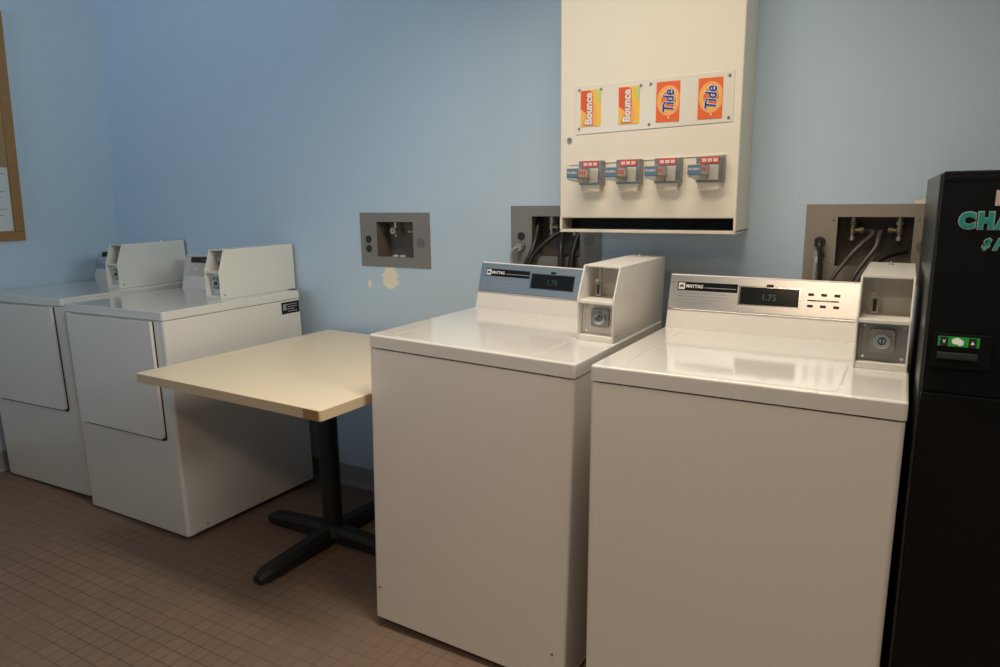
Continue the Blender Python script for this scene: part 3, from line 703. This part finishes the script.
for i, x0 in enumerate((1.4860, 1.6110, 1.7330, 1.8580)):
    x1 = x0 + .079; z0, z1 = 1.3585, 1.4330
    mech = obj('coin_mechanism', face(x0, x1, z0, z1, .030, .031, bev=.002, seg=2), 'steel_dark', v)
    bm = nb(); prism(bm, [(F - .024, z0 + .001), (F - .020, z0 - .020), (F + .001, z0 - .024), (F + .001, z0 + .001)], x0 + .004, x1 - .012, 'x', bev=.0012, seg=1)
    obj('mechanism_sill', bm, 'cream', mech)
    obj('price_strip', face(x0 + .012, x1 - .012, z1 - .020, z1 - .002, .0325, .003), 'red', mech)
    b = fit_text('25 25 25', .046, .009, bold=.006); put(b, x0 + .040, z1 - .011, .0330); obj('price_figures', b, 'white_ink', mech)
    bm = nb()
    for k in range(5): box(bm, x0 + .016 + k * .0095, x0 + .0195 + k * .0095, F - .0315, F - .0295, z1 - .030, z1 - .0215)
    obj('coin_slots', bm, 'seam', mech)
    # front guide plate right of the slide
    obj('guide_plate', face(x0 + .036, x1 - .013, z0 + .007, z1 - .024, .034, .005, bev=.001), 'slide_lt', mech)
    # slide tongue reaching into the room
    sx0, sx1 = x0 + .001, x0 + .040
    bm = nb(); box(bm, sx0, sx1, F - .128, F - .028, z0 + .020, z0 + .049, bev=.002)
    prism(bm, [(F - .128, z0 + .020), (F - .128, z0 + .014), (F - .03, z0 + .006), (F - .03, z0 + .020)], sx0 + .003, sx1 - .003, 'x')
    slide = obj('coin_slide', bm, 'slide', mech)
    obj('slide_label', box(nb(), sx0 + .002, sx1 - .002, F - .1295, F - .1275, z0 + .022, z0 + .047), 'blue_lab', mech)
    b = fit_text('PUSH', .030, .007, bold=.004); xf(b, Matrix.Translation(((sx0 + sx1) / 2, F - .1297, z0 + .036))); obj('slide_lettering', b, 'pink_lab', mech)
    obj('slide_side_label', box(nb(), sx1 - .001, sx1 + .0006, F - .121, F - .060, z0 + .024, z0 + .045), 'pink_lab', mech)
    b = nb(); 
    for q in range(3): box(b, sx1 + .0004, sx1 + .0010, F - .120 + q * .018, F - .109 + q * .018, z0 + .028, z0 + .041)
    obj('side_figures', b, 'red', mech)

# ------------------------------------------------------------------ change machine
MX0, MX1, MY0, MY1, MZ = 2.4572, 2.875, -.8085, -.05, 1.3606
cc = ((MX0 + MX1) / 2, (MY0 + MY1) / 2, 0)
OFF[0] = Vector(cc)
g = empty('change_machine', 'tall black change machine with teal lettering at the right edge', 'change machine', loc=cc)
obj('cabinet', box(nb(), MX0 - .005, MX1, MY0 + .012, MY1, .0, MZ - .003, bev=.004), 'black_side', g)
obj('door', box(nb(), MX0, MX1, MY0, MY0 + .013, .952, MZ, bev=.004, seg=2), 'black_cab', g)
obj('lower_panel', box(nb(), MX0, MX1, MY0, MY0 + .013, .02, .947, bev=.004, seg=2), 'black_cab', g)
obj('top_trim', box(nb(), MX0 + .004, MX1 - .004, MY0 - .0008, MY0 + .001, MZ - .018, MZ - .009, bev=.001), 'black_cab', g)
G = MY0
def lett(s, w, h, x, z, m, off, name, **k):
    b = fit_text(s, w, h, **k); xf(b, Matrix.Translation((x, G - off, z))); return obj(name, b, m, g)
def word(glyphs, h, zc, grow, m, off, name, bold, shear=0.):
    bm = nb()
    for ch, x0, w_ in glyphs:
        b = fit_text(ch, w_ + grow, h + grow, bold=bold, shear=shear); xf(b, Matrix.Translation((x0 + w_ / 2, G - off, zc))); merge(bm, b)
    return obj(name, bm, m, g)
CH = [('C', 2.4885, .0240), ('H', 2.5180, .0215), ('A', 2.5425, .0275), ('N', 2.5740, .0230), ('G', 2.6010, .0250), ('E', 2.6300, .0190)]
word(CH, .0290, 1.2725, .0042, 'teal_lt', .0005, 'lettering_outline', .010)
word(CH, .0290, 1.2725, 0., 'teal', .0014, 'lettering', .006)
AM = [('$', 2.5275, .0125), ('1', 2.5440, .0120), ('$', 2.5750, .0125), ('5', 2.5920, .0130)]
word(AM, .0195, 1.2305, .0035, 'teal_lt', .0005, 'amount_outline', .006, .3)
word(AM, .0195, 1.2305, 0., 'teal', .0014, 'amount', .003, .3)
obj('notice', box(nb(), 2.539, 2.640, G - .0012, G + .001, 1.2985, 1.3255), 'pink_lab', g)
# set a touch askew against the wall
_p = Matrix.Translation((MX0, MY0, 0)) @ Matrix.Rotation(R(.3), 4, 'Z') @ Matrix.Translation((-MX0, -MY0, 0))
g.matrix_world = _p @ Matrix.Translation(cc)
# bill acceptor
bm = nb(); prism(bm, rrect(2.468, 2.560, 1.000, 1.064, .004, .004), G - .010, G + .001, 'y', bev=.003, seg=2); ba = obj('bill_acceptor', bm, 'black_cab', g)
obj('lit_window', box(nb(), 2.4755, 2.5405, G - .0112, G - .0098, 1.0415, 1.0600), 'green_lit', ba)
for x, s in ((2.4845, 'V'), (2.5290, '4')):
    obj('window_block', box(nb(), x - .0055, x + .0070, G - .0116, G - .0111, 1.0415, 1.0590), 'seam', ba)
    b = fit_text(s, .0050, .0065, bold=.004) if s == 'V' else nb()
    if s == '4': prism(b, [(-.0028, -.003), (.0028, -.003), (0, .0035)], -.0003, .0003, 'y')
    xf(b, Matrix.Translation((x + .0008, G - .0120, 1.0505))); obj('window_mark', b, 'white_lit', ba)
b = nb()
for (dx, dz, r_) in ((-.004, .001, .0055), (.004, -.001, .0058), (0, .003, .005)): cyl(b, (2.5065 + dx, G - .0124, 1.0505 + dz), (2.5065 + dx, G - .011, 1.0505 + dz), r_, seg=12)
obj('window_glow', b, 'white_lit', ba)
obj('bill_slot', box(nb(), 2.4760, 2.5400, G - .0160, G - .0095, 1.0180, 1.0300, bev=.001), 'black_side', ba)
obj('slot_gap', box(nb(), 2.4780, 2.5380, G - .0166, G - .0158, 1.0215, 1.0245), 'seam', ba)

# ------------------------------------------------------------------ cork board on the left wall
OFF[0] = Vector((0, 0, 0))
bmw = Matrix.Translation((-1.45, 0, 0)) @ Matrix.Rotation(math.atan(LEAN), 4, 'Y')     # local x: off the wall, y along it, z up it
bY1, bY0, bZ0, bZ1 = -.478, -1.68, 1.147, 2.20
base = (0, (bY0 + bY1) / 2, bZ0)
OFF[0] = Vector(base)
cb = empty('cork_board', 'oak framed cork notice board on the left wall', 'notice board', mw=bmw @ Matrix.Translation(base))
fw_ = .042
for n_, (a, b_, c, d) in (('frame_rail', (bY0, bY1, bZ0, bZ0 + fw_)), ('frame_rail', (bY0, bY1, bZ1 - fw_, bZ1)), ('frame_stile', (bY1 - fw_, bY1, bZ0 + fw_, bZ1 - fw_)), ('frame_stile', (bY0, bY0 + fw_, bZ0 + fw_, bZ1 - fw_))):
    bm = nb(); box(bm, .0012, .020, a, b_, c, d, bev=.003, seg=2); obj(n_, bm, 'oak', cb)
obj('cork_panel', box(nb(), .0012, .010, bY0 + fw_ - .004, bY1 - fw_ + .004, bZ0 + fw_ - .004, bZ1 - fw_ + .004), 'cork', cb)
OFF[0] = Vector((0, 0, 0))
nm = bmw @ Matrix.Translation((.0108, -.635, 1.345))
nt_ = empty('pinned_notice', 'pale printed notice at the lower right corner of the cork board', 'notice', mw=nm)
obj('sheet', box(nb(), 0, .0006, -.108, .109, -.150, .150), 'paper', nt_)
for k in range(9):
    obj('print_line', box(nb(), .0005, .0009, -.095, .092 - (k % 3) * .02, .12 - k * .028, .124 - k * .028), 'grey_ink', nt_)
obj('pin', cyl(nb(), (.0005, 0, .135), (.008, 0, .135), .005, seg=12), 'red', nt_)

# ------------------------------------------------------------------ light
def area(name, loc, rot, sx, sy, power, col, spread=180):
    l = bpy.data.lights.new(name, 'AREA'); l.shape = 'RECTANGLE'; l.size = sx; l.size_y = sy; l.energy = power; l.color = col; l.spread = R(spread)
    o = bpy.data.objects.new(name, l); C.objects.link(o); o.location = loc; o.rotation_euler = rot; return o
WARM = (1.0, .87, .70)
area('ceiling_lamp', (1.70, -1.00, ZC - .04), (0, 0, 0), 1.2, .26, 18.0, WARM, 135)
area('ceiling_fill_right', (3.3, -1.6, ZC - .04), (0, 0, 0), 1.2, .3, 6.5, (1.0, .82, .62), 150)  # unseen lamp added to balance the brightness
area('ceiling_lamp_rear', (2.0, -3.0, ZC - .04), (0, 0, 0), .6, .35, 19.0, (1.0, .74, .50), 150)
area('daylight_front', (-.3, YF + .05, 1.9), (R(98), 0, 0), 1.2, 1.0, 9.0, (.555, .783, 1.0), 62)  # cool daylight; upward tilt and narrow cone shaped to brighten the upper wall
area('wall_fill_right', (XR - .05, -1.6, 2.1), (R(90), 0, R(90)), 1.2, .5, 10.5, (.84, .95, .92), 70)  # unseen source added to brighten the dryer side and left wall
w = bpy.data.worlds.new('world'); w.use_nodes = True; sc.world = w
w.node_tree.nodes['Background'].inputs['Strength'].default_value = 0.

sc.view_settings.view_transform = 'Standard'; sc.view_settings.look = 'None'; sc.view_settings.exposure = 0.; sc.view_settings.gamma = 1.
sc.view_settings.use_curve_mapping = False
